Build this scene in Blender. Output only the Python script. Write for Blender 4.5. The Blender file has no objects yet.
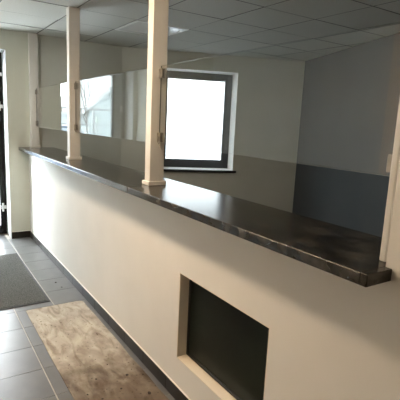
import bpy, bmesh, math, random
from mathutils import Vector, Matrix
random.seed(7)
S = bpy.context.scene
COL = S.collection

# ------------------------------------------------------------------ camera
cam_d = bpy.data.cameras.new('camera')
cam = bpy.data.objects.new('camera', cam_d)
COL.objects.link(cam)
cam_d.sensor_width = 36.0
cam_d.lens = 36.0 * 428.34 / 400.0
cam_d.clip_start = 0.02
fwd = Vector((-0.82137, 0.54226, -0.17693))
rgt = Vector((0.54343, 0.83819, 0.04612))
upv = Vector((-0.17331, 0.05826, 0.98314))
cam.matrix_world = Matrix(((rgt.x, upv.x, -fwd.x, 0.0), (rgt.y, upv.y, -fwd.y, -1.158),
                           (rgt.z, upv.z, -fwd.z, 1.57), (0, 0, 0, 1)))
S.camera = cam

# ------------------------------------------------------------------ sky, exposure
SKY = 24.0
w = bpy.data.worlds.new('overcast_sky')
S.world = w
w.use_nodes = True
bg = w.node_tree.nodes['Background']
bg.inputs['Color'].default_value = (0.90, 0.96, 1.0, 1)
bg.inputs['Strength'].default_value = SKY
S.view_settings.view_transform = 'Standard'
S.view_settings.look = 'None'
S.view_settings.gamma = 1.0
S.view_settings.exposure = 0.33
S.view_settings.use_curve_mapping = False
FILL_LAMP = 19.0         # unseen neutral fill lamp, added to brighten the post fronts
LAMP = 52.0          # strength of the warm ceiling lamp of the hall

# ------------------------------------------------------------------ materials
def mat(name, col, rough=0.6, col2=None, scale=8.0, bump=0.0, bscale=60.0, spec=0.5, metal=0.0,
        detail=5.0, lo=0.35, hi=0.65, stretch=(1, 1, 1), rough2=None):
    m = bpy.data.materials.new(name)
    m.use_nodes = True
    nt = m.node_tree
    b = nt.nodes['Principled BSDF']
    b.inputs['Roughness'].default_value = rough
    b.inputs['Metallic'].default_value = metal
    b.inputs['Specular IOR Level'].default_value = spec
    b.inputs['Base Color'].default_value = (*col, 1)
    tc = nt.nodes.new('ShaderNodeTexCoord')
    mp = nt.nodes.new('ShaderNodeMapping')
    mp.inputs['Scale'].default_value = stretch
    nt.links.new(tc.outputs['Object'], mp.inputs['Vector'])
    if col2 is not None:
        n = nt.nodes.new('ShaderNodeTexNoise')
        n.inputs['Scale'].default_value = scale
        n.inputs['Detail'].default_value = detail
        nt.links.new(mp.outputs['Vector'], n.inputs['Vector'])
        r = nt.nodes.new('ShaderNodeValToRGB')
        r.color_ramp.elements[0].position = lo
        r.color_ramp.elements[1].position = hi
        r.color_ramp.elements[0].color = (*col, 1)
        r.color_ramp.elements[1].color = (*col2, 1)
        nt.links.new(n.outputs['Fac'], r.inputs['Fac'])
        nt.links.new(r.outputs['Color'], b.inputs['Base Color'])
        if rough2 is not None:
            mr = nt.nodes.new('ShaderNodeMapRange')
            mr.inputs['From Min'].default_value = lo
            mr.inputs['From Max'].default_value = hi
            mr.inputs['To Min'].default_value = rough
            mr.inputs['To Max'].default_value = rough2
            nt.links.new(n.outputs['Fac'], mr.inputs['Value'])
            nt.links.new(mr.outputs['Result'], b.inputs['Roughness'])
    if bump > 0:
        n2 = nt.nodes.new('ShaderNodeTexNoise')
        n2.inputs['Scale'].default_value = bscale
        n2.inputs['Detail'].default_value = 3
        nt.links.new(mp.outputs['Vector'], n2.inputs['Vector'])
        bp = nt.nodes.new('ShaderNodeBump')
        bp.inputs['Strength'].default_value = bump
        bp.inputs['Distance'].default_value = 0.004
        nt.links.new(n2.outputs['Fac'], bp.inputs['Height'])
        nt.links.new(bp.outputs['Normal'], b.inputs['Normal'])
    return m

def glass(name, tint, ior=1.5):
    """thin architectural glass: clear transmission plus Fresnel reflection on both faces"""
    m = bpy.data.materials.new(name)
    m.use_nodes = True
    nt = m.node_tree
    nt.nodes.clear()
    out = nt.nodes.new('ShaderNodeOutputMaterial')
    tr = nt.nodes.new('ShaderNodeBsdfTransparent')
    tr.inputs['Color'].default_value = (*tint, 1)
    gl = nt.nodes.new('ShaderNodeBsdfGlossy')
    gl.inputs['Roughness'].default_value = 0.0
    gl.inputs['Color'].default_value = (1, 1, 1, 1)
    geo = nt.nodes.new('ShaderNodeNewGeometry')
    mx = nt.nodes.new('ShaderNodeMix')
    mx.data_type = 'FLOAT'
    mx.inputs[2].default_value = ior
    mx.inputs[3].default_value = 1.0 / ior
    nt.links.new(geo.outputs['Backfacing'], mx.inputs[0])
    fr = nt.nodes.new('ShaderNodeFresnel')
    nt.links.new(mx.outputs[0], fr.inputs['IOR'])
    ms = nt.nodes.new('ShaderNodeMixShader')
    nt.links.new(fr.outputs['Fac'], ms.inputs['Fac'])
    nt.links.new(tr.outputs[0], ms.inputs[1])
    nt.links.new(gl.outputs[0], ms.inputs[2])
    nt.links.new(ms.outputs[0], out.inputs['Surface'])
    return m

def emit(name, col, strength):
    m = bpy.data.materials.new(name)
    m.use_nodes = True
    b = m.node_tree.nodes['Principled BSDF']
    b.inputs['Base Color'].default_value = (0.9, 0.9, 0.9, 1)
    b.inputs['Emission Color'].default_value = (*col, 1)
    b.inputs['Emission Strength'].default_value = strength
    return m

M = {}
M['wall'] = mat('white_wall_paint', (0.74, 0.72, 0.68), 0.75, (0.77, 0.75, 0.71), 3.0, 0.12, 140.0, 0.3)
M['warm_bounce'] = mat('warm_bounce_tint', (0.80, 0.71, 0.59), 0.75, (0.83, 0.74, 0.62), 3.0, 0.12, 140.0, 0.3)  # warm tint put on unseen hall walls to warm the bounced light
M['wall_cool'] = mat('pale_blue_grey_paint', (0.54, 0.61, 0.65), 0.75, (0.57, 0.64, 0.68), 3.0, 0.12, 140.0, 0.3)
M['wall_end'] = mat('cream_wall_paint', (0.52, 0.53, 0.46), 0.75, (0.55, 0.56, 0.49), 3.0, 0.12, 140.0, 0.3)
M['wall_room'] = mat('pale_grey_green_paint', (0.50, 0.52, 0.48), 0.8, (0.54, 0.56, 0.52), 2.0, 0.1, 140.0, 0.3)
M['wall_blue'] = mat('slate_grey_paint', (0.070, 0.084, 0.098), 0.7, (0.080, 0.094, 0.108), 1.5, 0.1, 140.0, 0.3)
M['reveal'] = mat('white_reveal_plaster', (0.80, 0.80, 0.80), 0.7, (0.84, 0.84, 0.84), 4.0)
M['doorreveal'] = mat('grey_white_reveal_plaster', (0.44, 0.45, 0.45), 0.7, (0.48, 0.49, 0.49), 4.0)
M['post'] = mat('cream_lacquered_post', (0.60, 0.59, 0.56), 0.45, (0.64, 0.63, 0.60), 6.0, 0.05, 90.0)
M['counter'] = mat('brown_black_stone_laminate', (0.006, 0.0056, 0.0048), 0.18, (0.052, 0.047, 0.039), 20.0, 0.03, 260.0,
                   0.5, detail=8.0, lo=0.42, hi=0.68)
M['seal'] = mat('dark_brown_joint_filler', (0.035, 0.028, 0.022), 0.8, spec=0.1)
M['tile'] = mat('slate_grey_floor_tile', (0.100, 0.100, 0.102), 0.32, (0.126, 0.126, 0.127), 5.0, 0.10, 120.0, 0.4)
M['grout'] = mat('beige_grout', (0.36, 0.34, 0.30), 0.9, (0.30, 0.28, 0.25), 20.0)
M['skirt'] = mat('anthracite_skirting_tile', (0.017, 0.0145, 0.0125), 0.45, (0.026, 0.023, 0.020), 7.0, 0.08, 120.0, 0.3)
M['caulk'] = mat('white_sealant', (0.80, 0.77, 0.72), 0.5)
M['ctile'] = mat('mineral_ceiling_tile', (0.56, 0.56, 0.52), 0.9, (0.62, 0.62, 0.58), 90.0, 0.25, 260.0, 0.2)
M['plenum'] = mat('dark_ceiling_grid', (0.03, 0.03, 0.028), 0.8)
M['grid'] = mat('dark_grey_grid_bars', (0.09, 0.09, 0.08), 0.6)
M['alu'] = mat('window_frame_grey', (0.038, 0.042, 0.048), 0.45, (0.046, 0.050, 0.056), 5.0)
M['black'] = mat('black_door_profile', (0.006, 0.0065, 0.007), 0.6, (0.009, 0.0095, 0.010), 6.0, spec=0.2)
M['greyprofile'] = mat('grey_door_profile', (0.30, 0.33, 0.34), 0.4, (0.33, 0.36, 0.37), 6.0)
M['hinge'] = mat('white_hinge_paint', (0.78, 0.80, 0.82), 0.4)
M['sill'] = mat('dark_window_sill', (0.022, 0.022, 0.024), 0.35, (0.03, 0.03, 0.032), 8.0)
M['steel'] = mat('brushed_steel', (0.30, 0.29, 0.26), 0.35, (0.36, 0.35, 0.32), 30.0, metal=0.9)
M['nichewall'] = mat('cream_niche_lining', (0.72, 0.66, 0.55), 0.6, (0.76, 0.70, 0.59), 5.0)
M['panel'] = mat('green_black_panel', (0.006, 0.009, 0.007), 0.35, (0.011, 0.016, 0.012), 3.0, spec=0.2)
M['panelframe'] = mat('matt_black_panel_edge', (0.008, 0.008, 0.007), 0.5)
M['roomfloor'] = mat('grey_office_carpet', (0.05, 0.05, 0.05), 0.9, (0.07, 0.07, 0.07), 60.0)
M['glass'] = glass('clear_partition_glass', (0.975, 0.985, 0.975))
M['pane'] = glass('window_glass', (0.97, 0.98, 0.98))
M['dimpane'] = glass('dimmed_window_glass', (0.36, 0.37, 0.37))  # grey tint added to cut the daylight entering the room
M['glassedge'] = mat('green_glass_edge', (0.07, 0.09, 0.08), 0.3)
M['lamp'] = emit('warm_lamp_diffuser', (1.0, 0.74, 0.49), LAMP)
M['lampfill'] = emit('neutral_fill_diffuser', (1.0, 0.91, 0.80), FILL_LAMP)
M['lampframe'] = mat('white_lamp_frame', (0.75, 0.75, 0.73), 0.4)
M['offlamp'] = mat('white_acrylic_diffuser', (0.85, 0.85, 0.85), 0.10)
M['rubber'] = mat('black_rubber_edging', (0.022, 0.022, 0.022), 0.7)
M['asphalt'] = mat('wet_asphalt', (0.52, 0.53, 0.54), 0.7, (0.58, 0.59, 0.60), 0.8)
M['houseplaster'] = mat('pale_teal_render', (0.11, 0.132, 0.134), 0.8, (0.12, 0.142, 0.144), 1.0)
M['houseroof'] = mat('grey_roofing', (0.085, 0.094, 0.094), 0.7, (0.10, 0.108, 0.108), 2.0)
M['housetrim'] = mat('white_bargeboard', (0.14, 0.15, 0.15), 0.6)
M['bark'] = mat('grey_bark', (0.020, 0.019, 0.018), 0.9, (0.035, 0.033, 0.03), 12.0)
M['fence'] = mat('galvanised_steel', (0.045, 0.05, 0.053), 0.6, (0.06, 0.065, 0.068), 9.0)
M['greenpaint'] = mat('green_painted_metal', (0.09, 0.13, 0.11), 0.5)
M['carpaint'] = mat('pale_blue_car_paint', (0.035, 0.050, 0.075), 0.6, (0.04, 0.056, 0.082), 3.0, spec=0.2)
M['carglass'] = mat('dark_car_glass', (0.05, 0.065, 0.08), 0.4, spec=0.2)
M['tyre'] = mat('tyre_rubber', (0.02, 0.02, 0.02), 0.8)
M['dirt'] = mat('dark_dirt', (0.03, 0.022, 0.016), 0.9)

def carpet_mat():
    m = mat('grey_ribbed_carpet', (0.035, 0.036, 0.033), 0.95, (0.115, 0.117, 0.107), 110.0, 0.9, 240.0, 0.1,
            detail=6.0, lo=0.30, hi=0.72)
    return m
M['carpet'] = carpet_mat()

def felt_mat():
    m = bpy.data.materials.new('mottled_beige_felt')
    m.use_nodes = True
    nt = m.node_tree
    b = nt.nodes['Principled BSDF']
    b.inputs['Roughness'].default_value = 0.85
    b.inputs['Specular IOR Level'].default_value = 0.2
    tc = nt.nodes.new('ShaderNodeTexCoord')
    def noise(scale, detail, rot=0.0, st=(1, 1, 1), dist=0.0):
        mp = nt.nodes.new('ShaderNodeMapping')
        mp.inputs['Scale'].default_value = st
        mp.inputs['Rotation'].default_value = (0, 0, rot)
        nt.links.new(tc.outputs['Object'], mp.inputs['Vector'])
        n = nt.nodes.new('ShaderNodeTexNoise')
        n.inputs['Scale'].default_value = scale
        n.inputs['Detail'].default_value = detail
        n.inputs['Distortion'].default_value = dist
        nt.links.new(mp.outputs['Vector'], n.inputs['Vector'])
        return n.outputs['Fac']
    def ramp(f, p0, c0, p1, c1):
        r = nt.nodes.new('ShaderNodeValToRGB')
        r.color_ramp.elements[0].position = p0
        r.color_ramp.elements[1].position = p1
        r.color_ramp.elements[0].color = (*c0, 1)
        r.color_ramp.elements[1].color = (*c1, 1)
        nt.links.new(f, r.inputs['Fac'])
        return r.outputs['Color']
    def mul(a, b_):
        x = nt.nodes.new('ShaderNodeMix')
        x.data_type = 'RGBA'
        x.blend_type = 'MULTIPLY'
        x.inputs[0].default_value = 1.0
        nt.links.new(a, x.inputs[6])
        nt.links.new(b_, x.inputs[7])
        return x.outputs[2]
    base = ramp(noise(6.0, 6.0, 0.6, (1.0, 2.2, 1), 0.8), 0.34, (0.31, 0.27, 0.225), 0.64, (0.455, 0.415, 0.35))
    smear = ramp(noise(5.5, 4.0, 1.1, (0.7, 2.0, 1), 1.0), 0.33, (0.62, 0.58, 0.54), 0.48, (1, 1, 1))
    speck = ramp(noise(55.0, 2.0), 0.27, (0.30, 0.26, 0.22), 0.34, (1, 1, 1))
    # darker brown towards the near end of the mat, broken up by noise
    sx = nt.nodes.new('ShaderNodeSeparateXYZ')
    nt.links.new(tc.outputs['Object'], sx.inputs[0])
    mr = nt.nodes.new('ShaderNodeMapRange')
    mr.inputs['From Min'].default_value = 0.35
    mr.inputs['From Max'].default_value = 1.7
    nt.links.new(sx.outputs['X'], mr.inputs['Value'])
    ad = nt.nodes.new('ShaderNodeMath')
    ad.operation = 'MULTIPLY_ADD'
    ad.inputs[1].default_value = 0.55
    nt.links.new(noise(12.0, 5.0, 0.2), ad.inputs[0])
    nt.links.new(mr.outputs['Result'], ad.inputs[2])
    near_tone = ramp(ad.outputs[0], 0.55, (1, 1, 1), 1.25, (0.36, 0.31, 0.27))
    c = mul(mul(mul(base, smear), speck), near_tone)
    nt.links.new(c, b.inputs['Base Color'])
    bp = nt.nodes.new('ShaderNodeBump')
    bp.inputs['Strength'].default_value = 0.35
    bp.inputs['Distance'].default_value = 0.004
    nt.links.new(noise(70.0, 4.0), bp.inputs['Height'])
    nt.links.new(bp.outputs['Normal'], b.inputs['Normal'])
    return m
M['felt'] = felt_mat()

# ------------------------------------------------------------------ mesh helpers
def mesh_obj(name, bm, m, parent=None, loc=None):
    me = bpy.data.meshes.new(name)
    bmesh.ops.recalc_face_normals(bm, faces=bm.faces[:])
    bm.to_mesh(me)
    bm.free()
    me.materials.append(m)
    o = bpy.data.objects.new(name, me)
    COL.objects.link(o)
    if parent is not None:
        o.parent = parent
    if loc is not None:
        o.location = loc
    return o

def add_box(bm, lo, hi, bevel=0.0, seg=2, mtx=None):
    vs = bmesh.ops.create_cube(bm, size=1.0)['verts']
    c = [(lo[i] + hi[i]) / 2 for i in range(3)]
    s = [hi[i] - lo[i] for i in range(3)]
    for v in vs:
        v.co = Vector((c[0] + v.co.x * s[0], c[1] + v.co.y * s[1], c[2] + v.co.z * s[2]))
    if bevel > 0:
        es = list({e for v in vs for e in v.link_edges})
        r = bmesh.ops.bevel(bm, geom=es, offset=bevel, segments=seg, affect='EDGES', profile=0.5)
        vs = list({v for f in r['faces'] for v in f.verts} | {v for v in vs if v.is_valid})
    if mtx is not None:
        for v in vs:
            v.co = mtx @ v.co
    return vs

def box(name, lo, hi, m, parent=None, bevel=0.0, seg=2, mtx=None, loc=None):
    bm = bmesh.new()
    add_box(bm, lo, hi, bevel, seg, mtx)
    return mesh_obj(name, bm, m, parent, loc)

def add_cyl(bm, a, b, r0, r1=None, n=12):
    a, b = Vector(a), Vector(b)
    r1 = r0 if r1 is None else r1
    d = b - a
    q = d.to_track_quat('Z', 'Y').to_matrix().to_4x4()
    bmesh.ops.create_cone(bm, cap_ends=True, segments=n, radius1=r0, radius2=r1, depth=d.length,
                          matrix=Matrix.Translation((a + b) / 2) @ q)

def prism(bm, pts, z0, z1):
    lo = [bm.verts.new((x, y, z0)) for x, y in pts]
    hi = [bm.verts.new((x, y, z1)) for x, y in pts]
    bm.faces.new(lo[::-1])
    bm.faces.new(hi)
    n = len(pts)
    for i in range(n):
        bm.faces.new((lo[i], lo[(i + 1) % n], hi[(i + 1) % n], hi[i]))

def thing(name, label, cat, loc=(0, 0, 0), rz=0.0, group=None):
    o = bpy.data.objects.new(name, None)
    o.empty_display_size = 0.1
    COL.objects.link(o)
    o.location = loc
    o.rotation_euler = (0, 0, rz)
    tag(o, label, cat, group)
    return o

def tag(o, label=None, cat=None, group=None, kind=None):
    if label: o['label'] = label
    if cat: o['category'] = cat
    if group: o['group'] = group
    if kind: o['kind'] = kind
    return o

def struct(o):
    o['kind'] = 'structure'
    return o

def sempty(name, loc=(0, 0, 0), rz=0.0):
    o = bpy.data.objects.new(name, None)
    o.empty_display_size = 0.1
    COL.objects.link(o)
    o.location = loc
    o.rotation_euler = (0, 0, rz)
    o['kind'] = 'structure'
    return o

def copy_tree(o, parent=None):
    c = o.copy()
    COL.objects.link(c)
    if parent is not None:
        c.parent = parent
    for ch in list(o.children):
        copy_tree(ch, c)
    return c

def wall(name, origin, rz, length, height, thick, m, holes=(), parent=None, z0=0.0):
    """wall in its own frame: x along, y into its thickness, z up; holes = (x0, x1, z0, z1)"""
    bm = bmesh.new()
    xs = sorted({0.0, length} | {h[0] for h in holes} | {h[1] for h in holes})
    zs = sorted({z0, height} | {h[2] for h in holes} | {h[3] for h in holes})
    xs = [x for x in xs if -1e-6 <= x <= length + 1e-6]
    zs = [z for z in zs if z0 - 1e-6 <= z <= height + 1e-6]
    def solid(i, j):
        if not (0 <= i < len(xs) - 1 and 0 <= j < len(zs) - 1):
            return False
        cx, cz = (xs[i] + xs[i + 1]) / 2, (zs[j] + zs[j + 1]) / 2
        return not any(h[0] < cx < h[1] and h[2] < cz < h[3] for h in holes)
    vc = {}
    def v(i, k, j):
        key = (i, k, j)
        if key not in vc:
            vc[key] = bm.verts.new((xs[i], k * thick, zs[j]))
        return vc[key]
    for i in range(len(xs) - 1):
        for j in range(len(zs) - 1):
            if not solid(i, j):
                continue
            bm.faces.new((v(i, 0, j), v(i + 1, 0, j), v(i + 1, 0, j + 1), v(i, 0, j + 1)))
            bm.faces.new((v(i, 1, j), v(i, 1, j + 1), v(i + 1, 1, j + 1), v(i + 1, 1, j)))
            if not solid(i - 1, j): bm.faces.new((v(i, 0, j), v(i, 0, j + 1), v(i, 1, j + 1), v(i, 1, j)))
            if not solid(i + 1, j): bm.faces.new((v(i + 1, 0, j), v(i + 1, 1, j), v(i + 1, 1, j + 1), v(i + 1, 0, j + 1)))
            if not solid(i, j - 1): bm.faces.new((v(i, 0, j), v(i, 1, j), v(i + 1, 1, j), v(i + 1, 0, j)))
            if not solid(i, j + 1): bm.faces.new((v(i, 0, j + 1), v(i + 1, 0, j + 1), v(i + 1, 1, j + 1), v(i, 1, j + 1)))
    o = mesh_obj(name, bm, m, parent)
    o.location = origin
    o.rotation_euler = (0, 0, rz)
    return struct(o)

def lerp(a, b, t): return a + (b - a) * t

# ------------------------------------------------------------------ plan (metres)
XE = -5.74            # face of the end wall
HC = 2.541            # ceiling
YB = -2.2             # far side wall of the hall, behind the camera
XR = 2.0              # hall end behind the camera
ANG = math.radians(22.0)
PW = Vector((XE, 1.24, 0))                                   # corner of end wall and window wall
DW = Vector((math.sin(ANG), math.cos(ANG), 0))               # along the window wall
NW = Vector((math.cos(ANG), -math.sin(ANG), 0))              # out of the window wall into the room
PC = PW + DW * 2.68                                          # corner of window wall and right wall
CT = 1.17             # counter top height
GY = 0.09             # plane of the glass

# ------------------------------------------------------------------ floor
fl = struct(box('floor', (XE - 0.4, YB - 0.2, -0.14), (XR + 0.2, 0.17, -0.002), M['grout']))
prism_bm = bmesh.new()
prism(prism_bm, [(XE - 0.2, 0.17), (XR, 0.17), (XR, 1.4), (PC.x + 0.2, PC.y + 0.1), (PC.x - 0.05, PC.y + 0.1), (XE - 0.2, 1.2)], -0.10, 0.0)
struct(mesh_obj('floor_room', prism_bm, M['roomfloor']))
TS = 0.3055
GAP = 0.006
def tile_mesh(lx, ly):
    bm = bmesh.new()
    add_box(bm, (0, 0, -0.012), (lx, ly, 0.0), 0.0012, 1)
    me = bpy.data.meshes.new('floor_tile')
    bmesh.ops.recalc_face_normals(bm, faces=bm.faces[:])
    bm.to_mesh(me); bm.free()
    me.materials.append(M['tile'])
    return me
tcache = {}
ycuts = [0.0, -0.278, -0.278 - TS, -0.278 - 2 * TS, -0.278 - 3 * TS, -0.278 - 4 * TS, YB]
xcut = -1.963 + TS * 3
xcuts = []
x = xcut
while x > XE - 0.35:
    xcuts.append(x); x -= TS
for xi in range(len(xcuts)):
    for yi in range(5):
        x1 = xcuts[xi]; x0 = xcuts[xi] - TS
        y1 = ycuts[yi]; y0 = ycuts[yi + 1]
        if x0 < XE:
            # under the end wall only the door opening is tiled
            if not (y1 <= -0.2 and y0 >= -1.25):
                x0 = XE
        if x1 - x0 < 0.03: continue
        lx, ly = round(x1 - x0 - GAP * 0.5, 4), round(y1 - y0 - GAP * 1.3, 4)
        if (lx, ly) not in tcache: tcache[(lx, ly)] = tile_mesh(lx, ly)
        t = bpy.data.objects.new('floor_tile', tcache[(lx, ly)])
        COL.objects.link(t)
        t.parent = fl
        t.location = (x0 + GAP * 0.25, y0 + GAP * 0.65, random.uniform(-0.0004, 0.0004))
# remaining floor of the hall, out of sight: same tiles joined into one piece
bm = bmesh.new()
yy = ycuts[5]
x = xcuts[0]
while x < XR:
    for k in range(7):
        y1 = 0.0 if k == 0 else -0.278 - TS * (k - 1)
        y0 = max(-0.278 - TS * k, YB)
        add_box(bm, (x + GAP / 2, y0 + GAP / 2, -0.012), (min(x + TS, XR) - GAP / 2, y1 - GAP / 2, 0.0))
    x += TS
for xx in xcuts:
    if xx - TS < XE: continue
    for k in (5, 6):
        y1 = -0.278 - TS * (k - 1); y0 = max(-0.278 - TS * k, YB)
        add_box(bm, (xx - TS + GAP / 2, y0 + GAP / 2, -0.012), (xx - GAP / 2, y1 - GAP / 2, 0.0))
o = mesh_obj('floor_tiles', bm, M['tile'], fl); o['kind'] = 'stuff'

# ------------------------------------------------------------------ walls
DY0, DY1, DZ = -1.245, -0.23, 2.32          # entrance opening in the end wall
# end wall: its frame runs along +y, thickness away from the hall
L = 1.24 - (YB - 0.2)
w_end = wall('wall_left', (XE, YB - 0.2, 0), math.pi / 2, L, HC + 0.1, 0.40, M['wall_end'],
             [(DY0 - (YB - 0.2), DY1 - (YB - 0.2), 0.0, DZ)])
# lining of the opening (white plaster)
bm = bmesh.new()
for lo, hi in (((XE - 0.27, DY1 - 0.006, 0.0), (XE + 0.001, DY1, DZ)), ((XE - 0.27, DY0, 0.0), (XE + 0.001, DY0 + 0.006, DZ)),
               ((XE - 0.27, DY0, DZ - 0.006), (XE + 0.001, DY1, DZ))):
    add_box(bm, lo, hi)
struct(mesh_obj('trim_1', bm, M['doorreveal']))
# short chase between the entrance and the far side wall
struct(box('wall_chase', (XE, YB, 0), (-5.18, -1.30, HC), M['wall_end']))
wall('wall_hall', (XE - 0.4, YB, 0), 0, -2.4 - XE + 0.4, HC + 0.1, -0.2, M['wall_cool'])
wall('wall_hall_near', (-2.4, YB, 0), 0, XR + 2.4, HC + 0.1, -0.2, M['warm_bounce'])  # unseen section, split off so its tint bounces warm light
wall('wall_hall_end', (XR, YB, 0), math.pi / 2, 3.8, HC + 0.1, -0.2, M['warm_bounce'])
# partition wall with the serving opening and the niche
X0 = -0.722
XC = -0.698             # end of the countertop nose, a little past the jamb
NX0, NX1, NZ0, NZ1 = -1.92, -1.192, 0.252, 0.760
w_part = wall('wall_partition', (XE, 0, 0), 0, XR - XE, HC, 0.165, M['wall'],
              [(-0.1, X0 - XE, CT - 0.04, HC + 1), (NX0 - XE, NX1 - XE, NZ0, NZ1)])
# window wall and right wall of the room
WT0, WT1, WZ0, WZ1 = 0.56, 1.665, 0.885, 2.31
a_w = math.atan2(DW.y, DW.x)
wall('wall_window', (PW.x, PW.y, 0), a_w, 2.68, HC + 0.1, 0.42, M['wall_room'], [(WT0, WT1, WZ0, WZ1)])
a_r = math.atan2(NW.y, NW.x)
wall('wall_right', (PC.x, PC.y, 0), a_r, 6.9, HC + 0.1, 0.2, M['wall_blue'])
# room side of the end wall wears the room's paint
struct(box('wall_left_room', (XE, 0.165, 0), (XE + 0.004, 1.24, HC), M['wall_room']))

# ------------------------------------------------------------------ skirting of anthracite tiles
def skirting(name, a, b, out, h=0.084, t=0.010):
    a, b, out = Vector(a), Vector(b), Vector(out)
    base = sempty(name)
    d = (b - a); n = max(1, round(d.length / TS)); u = d.normalized(); step = d.length / n
    rz = math.atan2(u.y, u.x)
    flip = (Vector((-u.y, u.x, 0)) @ out) < 0
    bm = bmesh.new()
    add_box(bm, (0.0012, 0, 0), (step - 0.0012, t, h), 0.0015, 1)
    me = bpy.data.meshes.new('skirting_tile'); bmesh.ops.recalc_face_normals(bm, faces=bm.faces[:]); bm.to_mesh(me); bm.free()
    me.materials.append(M['skirt'])
    for i in range(n):
        o = bpy.data.objects.new('skirting_tile', me); COL.objects.link(o); o.parent = base
        if flip:
            o.location = a + u * (step * (i + 1)); o.rotation_euler = (0, 0, rz + math.pi)
        else:
            o.location = a + u * (step * i); o.rotation_euler = (0, 0, rz)
    # bead of sealant along the top edge
    bm = bmesh.new()
    add_box(bm, (0, 0, h), (d.length, 0.007, h + 0.005))
    o = mesh_obj('sealant_bead', bm, M['caulk'], base)
    if flip:
        o.location = b; o.rotation_euler = (0, 0, rz + math.pi)
    else:
        o.location = a; o.rotation_euler = (0, 0, rz)
skirting('baseboard_partition', (XE + 0.012, 0, 0), (XR, 0, 0), (0, -1, 0))
skirting('baseboard_left', (XE, DY1, 0), (XE, -0.0005, 0), (1, 0, 0))

# ------------------------------------------------------------------ suspended ceiling
def clip_poly(poly, px, py, nx, ny):
    out = []
    for i in range(len(poly)):
        a, b = poly[i], poly[(i + 1) % len(poly)]
        da = (a[0] - px) * nx + (a[1] - py) * ny
        db = (b[0] - px) * nx + (b[1] - py) * ny
        if da >= 0: out.append(a)
        if da * db < 0:
            t = da / (da - db)
            out.append((lerp(a[0], b[0], t), lerp(a[1], b[1], t)))
    return out
bm = bmesh.new()
add_box(bm, (XE - 0.4, YB - 0.2, HC + 0.03), (XR + 0.2, PC.y + 0.3, HC + 0.12))
ceil = struct(mesh_obj('ceiling', bm, M['plenum']))
GX, GYC, CS = -2.914, 0.72, 0.602
e = 0.002
lamp_cells = {}
for i in range(-6, 9):
    for j in range(-6, 7):
        x0, x1 = GX + CS * i, GX + CS * (i + 1)
        y0, y1 = GYC + CS * j, GYC + CS * (j + 1)
        if (i, j) in ((-3, 0),):
            lamp_cells[(i, j)] = (x0, x1, y0, y1)
            continue
        g = 0.007
        poly = [(x0 + g, y0 + g), (x1 - g, y0 + g), (x1 - g, y1 - g), (x0 + g, y1 - g)]
        for pl in ((XE + e, 0, 1, 0), (XR - e, 0, -1, 0), (0, YB + e, 0, 1),
                   (PW.x + NW.x * e, PW.y + NW.y * e, NW.x, NW.y), (PC.x - DW.x * e, PC.y - DW.y * e, -DW.x, -DW.y)):
            if poly: poly = clip_poly(poly, *pl)
        if len(poly) < 3: continue
        ar = abs(sum(poly[k][0] * poly[(k + 1) % len(poly)][1] - poly[(k + 1) % len(poly)][0] * poly[k][1] for k in range(len(poly)))) / 2
        if ar < 0.004: continue
        cx = sum(q[0] for q in poly) / len(poly); cy = sum(q[1] for q in poly) / len(poly)
        bm = bmesh.new()
        prism(bm, [(q[0] - cx, q[1] - cy) for q in poly], 0.0, 0.016)
        o = mesh_obj('ceiling_tile', bm, M['ctile'], ceil)
        o.location = (cx, cy, HC + random.uniform(0.0, 0.004))
        o.rotation_euler = (random.uniform(-1, 1) * 0.003, random.uniform(-1, 1) * 0.003, 0)
# T bars between the tiles, recessed a little so that the joints read dark
bm = bmesh.new()
for i in range(-5, 10):
    xx = GX + CS * i
    if XE < xx < XR:
        add_box(bm, (xx - 0.006, YB, HC + 0.002), (xx + 0.006, PC.y, HC + 0.029))
for j in range(-5, 8):
    yy = GYC + CS * j
    if YB < yy < PC.y:
        add_box(bm, (XE, yy - 0.006, HC + 0.0023), (XR, yy + 0.006, HC + 0.0289))
mesh_obj('ceiling_grid', bm, M['grid'], ceil)

# ceiling luminaires
def ceiling_lamp(cell, label, diff):
    x0, x1, y0, y1 = cell
    t = thing('ceiling_light', label, 'ceiling light', ((x0 + x1) / 2, (y0 + y1) / 2, HC))
    h = CS / 2 - 0.004
    bm = bmesh.new()
    for lo, hi in (((-h, -h, -0.006), (h, -h + 0.025, 0.016)), ((-h, h - 0.025, -0.006), (h, h, 0.016)),
                   ((-h, -h + 0.025, -0.006), (-h + 0.025, h - 0.025, 0.016)), ((h - 0.025, -h + 0.025, -0.006), (h, h - 0.025, 0.016))):
        add_box(bm, lo, hi)
    mesh_obj('frame', bm, M['lampframe'], t)
    box('diffuser', (-h + 0.025, -h + 0.025, -0.002), (h - 0.025, h - 0.025, 0.010), diff, t)
    return t
ceiling_lamp(lamp_cells[(-3, 0)], 'white square ceiling light panel above the counter, switched off', M['offlamp'])
def batten(cx, label, diff):
    t = thing('batten_light', label, 'ceiling light', (cx, -0.835, HC - 0.0005))
    box('housing', (-0.60, -0.045, -0.030), (0.60, 0.045, 0.0), M['lampframe'], t, 0.004, 2)
    box('diffuser', (-0.585, -0.085, -0.060), (0.585, 0.085, -0.030), diff, t, 0.012, 3)
    for sx in (-0.5925, 0.5925):
        box('end_cap', (sx - 0.0075, -0.088, -0.063), (sx + 0.0075, 0.088, -0.028), M['lampframe'], t, 0.003, 2)
    return t
batten(-2.25, 'lit warm batten light on the hall ceiling in front of the niche', M['lamp'])
batten(-4.45, 'unseen neutral fill lamp added on the hall ceiling near the entrance', M['lampfill'])  # added out of view, lights post fronts and the left of the wall

# ------------------------------------------------------------------ window of the room
win = sempty('window_1', PW - NW * 0.30, a_w)
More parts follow.
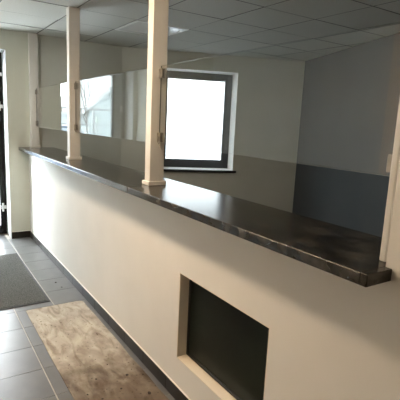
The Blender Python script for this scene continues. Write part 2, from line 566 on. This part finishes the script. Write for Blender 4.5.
# local: x along wall, +y outward
fw = 0.085
bm = bmesh.new()
fx0, fx1, fz0, fz1 = 0.575, 1.664, 0.886, 2.309
add_box(bm, (fx0, 0, fz0), (fx0 + fw, 0.08, fz1), 0.004, 1)
add_box(bm, (fx1 - fw, 0, fz0), (fx1, 0.08, fz1), 0.004, 1)
add_box(bm, (fx0 + fw, 0, fz0), (fx1 - fw, 0.08, fz0 + 0.10), 0.004, 1)
add_box(bm, (fx0 + fw, 0, fz1 - fw), (fx1 - fw, 0.08, fz1), 0.004, 1)
mesh_obj('window_frame', bm, M['alu'], win)
bm = bmesh.new()
i0, i1, j0, j1 = fx0 + fw, fx1 - fw, fz0 + 0.10, fz1 - fw
q = 0.022
for lo, hi in (((i0, 0.012, j0), (i0 + q, 0.06, j1)), ((i1 - q, 0.012, j0), (i1, 0.06, j1)),
               ((i0 + q, 0.012, j0), (i1 - q, 0.06, j0 + q)), ((i0 + q, 0.012, j1 - q), (i1 - q, 0.06, j1))):
    add_box(bm, lo, hi, 0.002, 1)
mesh_obj('glazing_bead', bm, M['alu'], win)
box('window_pane', (i0 + 0.01, 0.035, j0 + 0.01), (i1 - 0.01, 0.041, j1 - 0.01), M['dimpane'], win)
# white reveal lining and dark sill
bm = bmesh.new()
add_box(bm, (WT1 - 0.004, -0.299, WZ0 + 0.002), (WT1 - 0.0002, -0.001, WZ1 - 0.0002))
add_box(bm, (WT0 + 0.0002, -0.299, WZ0 + 0.002), (WT0 + 0.004, -0.001, WZ1 - 0.0002))
add_box(bm, (WT0 + 0.004, -0.299, WZ1 - 0.004), (WT1 - 0.004, -0.001, WZ1 - 0.0002))
mesh_obj('reveal_lining', bm, M['reveal'], win)
box('window_sill', (WT0 - 0.03, -0.345, WZ0 - 0.032), (WT1 + 0.045, -0.30, WZ0 + 0.002), M['sill'], win, 0.004, 2)
box('sill_board', (WT0 + 0.001, -0.30, WZ0 - 0.02), (WT1 - 0.001, -0.001, WZ0 + 0.002), M['reveal'], win)
bm = bmesh.new()
add_box(bm, (fx0 + 0.03, -0.008, 1.50), (fx0 + 0.06, 0.0, 1.57), 0.002, 1)
add_box(bm, (fx0 + 0.037, -0.045, 1.525), (fx0 + 0.053, -0.008, 1.545), 0.002, 1)
add_box(bm, (fx0 + 0.037, -0.055, 1.42), (fx0 + 0.053, -0.040, 1.545), 0.003, 1)
mesh_obj('window_handle', bm, M['steel'], win)

# ------------------------------------------------------------------ entrance door in the end wall
dr = sempty('door_1', (XE - 0.27, 0, 0), 0)
# local: x = 0 is the inner face, frame lies towards -x
bm = bmesh.new()
y0, y1, zt = DY0, DY1, DZ - 0.006
fr = 0.05
SP = 0.125
add_box(bm, (-0.065, y1 - fr, 0), (0, y1 - 0.0065, zt), 0.003, 1)
add_box(bm, (-0.065, y0 + 0.0065, 0), (0, y0 + fr, zt), 0.003, 1)
add_box(bm, (-0.065, y0 + fr, zt - fr), (0, y1 - fr, zt), 0.003, 1)
mesh_obj('door_frame', bm, M['black'], dr)
ly0, ly1, lz1 = y0 + fr + SP + 0.003, y1 - fr - 0.003, zt - fr - 0.003
st = 0.028
leaf = bmesh.new()
add_box(leaf, (-0.06, ly1 - st, 0.008), (0.010, ly1, lz1), 0.003, 1)
add_box(leaf, (-0.06, ly0, 0.008), (0.010, ly0 + st, lz1), 0.003, 1)
add_box(leaf, (-0.06, ly0 + st, 0.008), (0.010, ly1 - st, 0.12), 0.003, 1)
add_box(leaf, (-0.06, ly0 + st, lz1 - 0.08), (0.010, ly1 - st, lz1), 0.003, 1)
lf = mesh_obj('door_leaf', leaf, M['black'], dr)
box('side_panel', (-0.05, y0 + fr, 0.008), (0.004, y0 + fr + SP - 0.002, zt - fr), M['greyprofile'], dr, 0.004, 1)
box('door_pane', (-0.03, ly0 + st - 0.008, 0.112), (-0.022, ly1 - st + 0.008, lz1 - 0.072), M['pane'], dr)
for hz in (2.05, 1.66, 0.365):
    bm = bmesh.new()
    yh = y1 - fr - 0.0015
    add_cyl(bm, (0.016, yh, hz - 0.055), (0.016, yh, hz + 0.055), 0.012, n=12)
    add_box(bm, (0.0, yh - 0.042, hz - 0.022), (0.014, yh + 0.042, hz + 0.022), 0.003, 1)
    mesh_obj('hinge', bm, M['hinge'], dr)
bm = bmesh.new()
yh = ly0 + 0.014
add_box(bm, (0.010, yh - 0.012, 0.95), (0.016, yh + 0.012, 1.17), 0.003, 1)
add_cyl(bm, (0.016, yh, 1.09), (0.06, yh, 1.09), 0.008)
add_cyl(bm, (0.055, yh - 0.008, 1.09), (0.055, yh + 0.12, 1.09), 0.009)
mesh_obj('door_handle', bm, M['steel'], dr)
box('door_catch', (XE - 0.266, DY0 + 0.060, 1.68), (XE - 0.245, DY0 + 0.085, 1.76), M['hinge'], None, 0.003, 1)
c_ = bpy.data.objects['door_catch']
tag(c_, 'small white catch on the grey side panel of the entrance door', 'catch')
box('threshold', (XE - 0.40, DY0 + 0.001, 0.0), (XE - 0.275 + 0.005, DY1 - 0.001, 0.007), M['steel'], dr)
bpy.data.objects['threshold'].location = (-(XE - 0.27), 0, 0)

# ------------------------------------------------------------------ countertops
def countertop(name, xa, xb, label, nose=None):
    d0, d1, th, r = -0.12, 0.31, 0.038, 0.005
    prof = []
    for k in range(6):
        a = math.pi / 2 + (math.pi / 2) * k / 5
        prof.append((d0 + r + r * math.cos(a), CT - r + r * math.sin(a)))
    for k in range(4):
        a = math.pi + (math.pi / 2) * k / 3
        prof.append((d0 + 0.003 + 0.003 * math.cos(a), CT - th + 0.003 + 0.003 * math.sin(a)))
    prof.append((d1, CT - th))
    prof.append((d1, CT))
    bm = bmesh.new()
    A = [bm.verts.new((xa, y, z)) for y, z in prof]
    B = [bm.verts.new((xb, y, z)) for y, z in prof]
    bm.faces.new(A); bm.faces.new(B[::-1])
    n = len(prof)
    for i in range(n):
        f = bm.faces.new((A[i], B[i], B[(i + 1) % n], A[(i + 1) % n]))
        f.smooth = False
    if nose:
        add_box(bm, (xb + 0.0002, d0, CT - th), (nose, -0.0008, CT), 0.002, 1)
    o = mesh_obj(name, bm, M['counter'])
    tag(o, label, 'countertop')
    return o
countertop('countertop', XE + 0.006, -2.3800, 'long dark stone-look countertop section running from the joint to the end wall')
ctn = countertop('countertop', -2.3700, X0 - 0.002, 'near dark stone-look countertop section with mitred end, right of the joint', XC)
box('joint_seal', (-2.3797, -0.118, CT - 0.034), (-2.3703, 0.309, CT - 0.0012), M['seal'], ctn)
# ------------------------------------------------------------------ posts, clips, glass
def clip_bm(sx):
    """glass clip seen on a post face; sx = direction it sticks out"""
    bm = bmesh.new()
    a, b = (0.0, 0.042) if sx > 0 else (-0.042, 0.0)
    add_box(bm, (a, -0.0125, -0.028), (b, -0.0042, 0.028), 0.002, 1)
    add_box(bm, (a, 0.0042, -0.028), (b, 0.0125, 0.028), 0.002, 1)
    c0, c1 = (0.0, 0.010) if sx > 0 else (-0.010, 0.0)
    add_box(bm, (c0, -0.0042, -0.028), (c1, 0.0042, 0.028))
    for yy in (-1, 1):
        add_cyl(bm, (sx * 0.026, yy * 0.0125, 0), (sx * 0.026, yy * 0.0155, 0), 0.006, n=10)
    return bm
CLIPZ = (1.472, 1.852)
PY0, PY1 = 0.035, 0.135
def post(xa, xb, label, clips, collar=True, dy=0.0):
    cx = (xa + xb) / 2
    t = thing('partition_post', label, 'post', (cx, (PY0 + PY1) / 2 + dy, CT), 0, 'cream posts along the counter')
    hx, hy = (xb - xa) / 2, (PY1 - PY0) / 2
    box('shaft', (-hx, -hy, 0), (hx, hy, HC - CT - 0.0005), M['post'], t, 0.004, 2)
    if collar:
        bm = bmesh.new()
        c = 0.013
        l0 = -hx - (c if collar in (True, 'l') else -0.002); l1 = hx + (c if collar in (True, 'r') else -0.002)
        add_box(bm, (l0, -hy - c, 0), (l1, hy + c, 0.026), 0.004, 2)
        mesh_obj('base_collar', bm, M['post'], t)
    for sx in clips:
        for cz in CLIPZ:
            o = mesh_obj('glass_clip', clip_bm(sx), M['steel'], t)
            o.location = (sx * hx, GY - (PY0 + PY1) / 2 - dy, cz - CT)
    return t
post(XE + 0.0045, -5.675, 'narrow cream half post against the end wall, left end of the counter', (1,), 'r', -0.014)
p1 = post(-4.158, -4.08, 'cream square post on the counter, second from the left end', (-1, 1))
p2 = post(-2.461, -2.39, 'thick cream square post beside the countertop joint and the window', (-1, 1))
pj = post(-0.770, X0 - 0.0255, 'cream jamb post at the right end of the counter against the wall', (-1,), False)
box('joint_strip', (0.0112, -0.02, 0), (0.0365, 0.05, HC - CT - 0.0005), M['post'], pj)
# thin safety wire below the lower clip of the middle post
bm = bmesh.new()
add_cyl(bm, (0.0355 + 0.03, GY - 0.085 - 0.012, 1.45 - CT), (0.0355 + 0.06, GY - 0.085 - 0.010, 1.40 - CT), 0.0018, n=6)
add_cyl(bm, (0.0355 + 0.008, GY - 0.085 - 0.012, 1.445 - CT), (0.0355 + 0.061, GY - 0.085 - 0.010, 1.40 - CT), 0.0018, n=6)
mesh_obj('clip_wire', bm, M['steel'], p2)

def glass_panel(xa, xb, label):
    bm = bmesh.new()
    add_box(bm, (xa, GY - 0.004, 1.431), (xb, GY + 0.004, 1.896))
    o = mesh_obj('glass_panel', bm, M['glass'])
    o.data.materials.append(M['glassedge'])
    for p in o.data.polygons:
        if abs(p.normal.y) < 0.5: p.material_index = 1
    tag(o, label, 'glass panel', 'glass screens between the posts')
    return o
glass_panel(-5.675 + 0.012, -4.158 - 0.012, 'clear glass screen clipped between the end wall and first free post')
glass_panel(-4.08 + 0.012, -2.461 - 0.012, 'clear glass screen mirroring the bright entrance, between the two free posts')
glass_panel(-2.39 + 0.012, -0.770 - 0.012, 'longest clear glass screen in front of the window and blue wall')

# ------------------------------------------------------------------ niche
ni = thing('niche_panel', 'dark greenish black panel recessed in the niche below the counter', 'panel', (NX0, 0.058, NZ0))
nw, nh = NX1 - NX0, NZ1 - NZ0
bm = bmesh.new()
b_ = 0.022
for lo, hi in (((0.006, 0, 0.006), (b_, 0.03, nh - 0.006)), ((nw - b_, 0, 0.006), (nw - 0.006, 0.03, nh - 0.006)),
               ((b_, 0, 0.006), (nw - b_, 0.03, b_)), ((b_, 0, nh - b_), (nw - b_, 0.03, nh - 0.006))):
    add_box(bm, lo, hi, 0.003, 1)
mesh_obj('panel_frame', bm, M['panelframe'], ni)
box('panel_sheet', (b_ - 0.004, 0.008, b_ - 0.004), (nw - b_ + 0.004, 0.026, nh - b_ + 0.004), M['panel'], ni)
bm = bmesh.new()
yb = 0.16
for lo, hi in (((NX0, 0.0005, NZ0), (NX0 + 0.005, yb, NZ1)), ((NX1 - 0.005, 0.0005, NZ0), (NX1, yb, NZ1)),
               ((NX0 + 0.005, 0.0005, NZ0), (NX1 - 0.005, yb, NZ0 + 0.005)), ((NX0 + 0.005, 0.0005, NZ1 - 0.005), (NX1 - 0.005, yb, NZ1)),
               ((NX0, 0.15, NZ0), (NX1, 0.162, NZ1))):
    add_box(bm, lo, hi)
struct(mesh_obj('trim_2', bm, M['nichewall']))

# ------------------------------------------------------------------ mats on the floor
t = thing('entrance_mat', 'dark grey carpet entrance mat with black rubber edge beside the door', 'mat', (-4.32, -0.745, 0.0005))
hx, hy = 0.745, 0.455
box('carpet_pile', (-hx + 0.02, -hy + 0.02, 0.0), (hx - 0.02, hy - 0.02, 0.011), M['carpet'], t, 0.003, 2)
bm = bmesh.new()
for lo, hi in (((-hx, -hy, 0), (hx, -hy + 0.02, 0.007)), ((-hx, hy - 0.02, 0), (hx, hy, 0.007)),
               ((-hx, -hy + 0.02, 0), (-hx + 0.02, hy - 0.02, 0.007)), ((hx - 0.02, -hy + 0.02, 0), (hx, hy - 0.02, 0.007))):
    add_box(bm, lo, hi, 0.0015, 1)
mesh_obj('rubber_edge', bm, M['rubber'], t)

bm = bmesh.new()
ya, yb2, xa, xb = -0.508, -0.045, -3.475, -1.45
pts = [(xa, ya)]
for k in range(14):
    f = (k + 1) / 14
    pts.append((lerp(xa, xb, f), ya + random.uniform(-0.003, 0.003)))
pts.append((xb, yb2))
for k in range(13):
    f = (k + 1) / 14
    pts.append((lerp(xb, xa, f), yb2 + random.uniform(-0.004, 0.004)))
r = 0.05
for k in range(6):
    a = math.pi / 2 + (math.pi / 2) * k / 5
    pts.append((xa + r + r * math.cos(a), yb2 - r + r * math.sin(a)))
xm = -3.475
prism(bm, [(px - xm, py + 0.277) for px, py in pts], 0.0, 0.004)
o = mesh_obj('beige_mat', bm, M['felt'])
o.location = (xm, -0.277, 0.0006)
tag(o, 'worn mottled beige mat with dirt stains along the white wall', 'mat')

# bits of dirt trodden in
def crumb(x, y, s, z=0.0005):
    bm = bmesh.new()
    bmesh.ops.create_icosphere(bm, subdivisions=1, radius=1.0)
    for v in bm.verts:
        v.co = Vector((v.co.x * s * random.uniform(0.7, 1.3), v.co.y * s * random.uniform(0.5, 1.1), max(v.co.z, -0.3) * s * 0.35 + 0.3 * s * 0.35))
    return mesh_obj('dirt_crumb', bm, M['dirt'], None, (x, y, z))
tag(crumb(-3.99, -0.135, 0.013), 'larger dark crumb on bare grey tiles right of the entrance mat', 'crumb')
tag(crumb(-3.85, -0.118, 0.010), 'smaller dark crumb on bare grey tiles right of the entrance mat', 'crumb')
for cx_, cy_, s_ in ((-2.25, -0.155, 0.012), (-2.30, -0.335, 0.008), (-2.02, -0.115, 0.014), (-2.14, -0.24, 0.008),
                     (-2.10, -0.37, 0.009), (-1.98, -0.19, 0.008), (-2.42, -0.22, 0.006), (-2.18, -0.43, 0.007)):
    tag(crumb(cx_, cy_, s_, 0.0047), 'small dark crumb of dirt lying on the beige mat', 'crumb', 'dirt crumbs on the beige mat')

# ------------------------------------------------------------------ outside, seen mirrored in the glass
struct(box('ground', (-60, -40, -0.20), (XE - 0.41, 40, -0.16), M['asphalt']))
G0 = -0.16
# house with its gable towards the entrance
t = thing('house', 'pale teal gabled house across the yard', 'house', (-27.0, -12.1, G0))
bm = bmesh.new()
hw, ev, rg, dp = 4.3, 2.45, 6.2, 9.0
vs0 = [bm.verts.new((0, y, z)) for y, z in ((-hw, 0), (hw, 0), (hw, ev), (0, rg - 0.15), (-hw, ev))]
vs1 = [bm.verts.new((-dp, y, z)) for y, z in ((-hw, 0), (hw, 0), (hw, ev), (0, rg - 0.15), (-hw, ev))]
bm.faces.new(vs0); bm.faces.new(vs1[::-1])
for k in range(5): bm.faces.new((vs0[k], vs0[(k + 1) % 5], vs1[(k + 1) % 5], vs1[k]))
mesh_obj('wall', bm, M['houseplaster'], t)
for s in (-1, 1):
    bm = bmesh.new()
    sl = (rg - ev) / hw
    ye, ze = s * (hw + 0.6), ev - 0.6 * sl
    q = [(0.3, 0, rg), (0.3, ye, ze), (-dp - 0.3, ye, ze), (-dp - 0.3, 0, rg)]
    lo = [bm.verts.new(c) for c in q]; hi = [bm.verts.new((c[0], c[1], c[2] + 0.18)) for c in q]
    bm.faces.new(lo); bm.faces.new(hi[::-1])
    for k in range(4): bm.faces.new((lo[k], lo[(k + 1) % 4], hi[(k + 1) % 4], hi[k]))
    ro = mesh_obj('roof', bm, M['houseroof'], t)
    bm = bmesh.new()
    q = [(0.31, 0, rg - 0.10), (0.31, ye, ze - 0.10), (0.31, ye, ze + 0.18), (0.31, 0, rg + 0.18)]
    lo = [bm.verts.new(c) for c in q]; hi = [bm.verts.new((c[0] + 0.03, c[1], c[2])) for c in q]
    bm.faces.new(lo); bm.faces.new(hi[::-1])
    for k in range(4): bm.faces.new((lo[k], lo[(k + 1) % 4], hi[(k + 1) % 4], hi[k]))
    mesh_obj('bargeboard', bm, M['housetrim'], ro)
for yy in (-2.2, 1.6):
    f = box('window', (0.0, yy - 0.6, 0.9), (0.05, yy + 0.6, 2.1), M['housetrim'], t)
    box('pane', (0.05, yy - 0.5, 1.0), (0.06, yy + 0.5, 2.0), M['carglass'], f)
box('plinth', (0.0, -hw, 0.0), (0.06, hw, 0.35), M['housetrim'], t)

# bare trees
def tree(x, y, h, seed, label):
    rnd = random.Random(seed)
    bm = bmesh.new()
    def grow(p, d, L, r, lev):
        q = p + d * L
        add_cyl(bm, p, q, r, r * 0.68, n=6 if lev < 3 else 4)
        if lev >= 5: return
        for k in range(3 if lev < 4 else 2):
            nd = (d + Vector((rnd.uniform(-1, 1), rnd.uniform(-1, 1), rnd.uniform(-0.1, 0.5))) * 0.62).normalized()
            grow(p + d * L * (1.0 if k == 0 else rnd.uniform(0.55, 1.0)), nd, L * rnd.uniform(0.62, 0.82), r * 0.62, lev + 1)
    grow(Vector((0, 0, 0)), Vector((0.02, 0.03, 1)).normalized(), h * 0.3, h * 0.008, 0)
    o = mesh_obj('bare_tree', bm, M['bark'], None, (x, y, G0))
    tag(o, label, 'tree')
tree(-20.0, -5.35, 5.6, 5, 'bare grey tree in front of the teal house')
tree(-30.0, -4.9, 6.5, 11, 'bare grey tree farther off behind the blue car')

# metal fence with mesh of bars, and a green box on it
t = thing('metal_fence', 'thin galvanised fence beyond the entrance', 'fence', (-15.0, 0, G0))
for k in range(8):
    box('fence_post', (-0.03, -7.53 + k * 0.9, 0), (0.03, -7.47 + k * 0.9, 2.05), M['fence'], t)
for zz in (0.25, 0.85, 1.45, 2.0):
    box('fence_rail', (-0.015, -7.5, zz), (0.015, -1.16, zz + 0.05), M['fence'], t)
bx = thing('letter_box', 'green metal letter box on a slim post by the fence', 'letter box', (-14.5, -3.86, G0))
box('post', (-0.02, -0.02, 0), (0.02, 0.02, 1.55), M['fence'], bx)
box('case', (-0.05, -0.06, 1.57), (0.05, 0.06, 1.76), M['greenpaint'], bx, 0.01, 2)
box('flap', (0.05, -0.05, 1.69), (0.056, 0.05, 1.73), M['fence'], bx)

# car
t = thing('car', 'pale blue hatchback parked facing the entrance', 'car', (-12.6, -2.0, G0))
def loft(name, secs, m, parent):
    bm = bmesh.new()
    rings = [[bm.verts.new(c) for c in s] for s in secs]
    for a, b in zip(rings, rings[1:]):
        for k in range(len(a)):
            bm.faces.new((a[k], a[(k + 1) % len(a)], b[(k + 1) % len(a)], b[k]))
    bm.faces.new(rings[0]); bm.faces.new(rings[-1][::-1])
    return mesh_obj(name, bm, m, parent)
def sec(x, wd, z0, z1, tuck=0.9):
    return [(x, -wd * 0.92, z0), (x, wd * 0.92, z0), (x, wd, (z0 + z1) / 2), (x, wd * tuck, z1), (x, -wd * tuck, z1), (x, -wd, (z0 + z1) / 2)]
loft('body', [sec(2.0, 0.70, 0.30, 0.62), sec(1.85, 0.82, 0.22, 0.74), sec(1.0, 0.86, 0.20, 0.92), sec(0.5, 0.87, 0.20, 0.98),
              sec(-1.4, 0.87, 0.20, 1.02), sec(-1.9, 0.84, 0.24, 0.98), sec(-2.0, 0.78, 0.32, 0.80)], M['carpaint'], t)
loft('cabin_glass', [sec(0.95, 0.70, 0.92, 0.95), sec(0.25, 0.74, 0.96, 1.42, 0.82), sec(-1.2, 0.74, 1.0, 1.45, 0.82), sec(-1.85, 0.70, 0.98, 1.0)], M['carglass'], t)
box('roof_panel', (-1.25, -0.62, 1.43), (0.25, 0.62, 1.48), M['carpaint'], t, 0.02, 2)
for sx in (1.3, -1.3):
    for sy in (-0.80, 0.80):
        bm = bmesh.new()
        add_cyl(bm, (sx, sy - 0.09, 0.31), (sx, sy + 0.09, 0.31), 0.31, n=20)
        wh = mesh_obj('wheel', bm, M['tyre'], t)
for sy in (-0.62, 0.62):
    box('headlight', (1.86, sy - 0.14, 0.58), (1.97, sy + 0.10, 0.70), M['hinge'], t, 0.02, 2)
box('bumper', (1.9, -0.78, 0.28), (2.06, 0.78, 0.44), M['carpaint'], t, 0.03, 2)
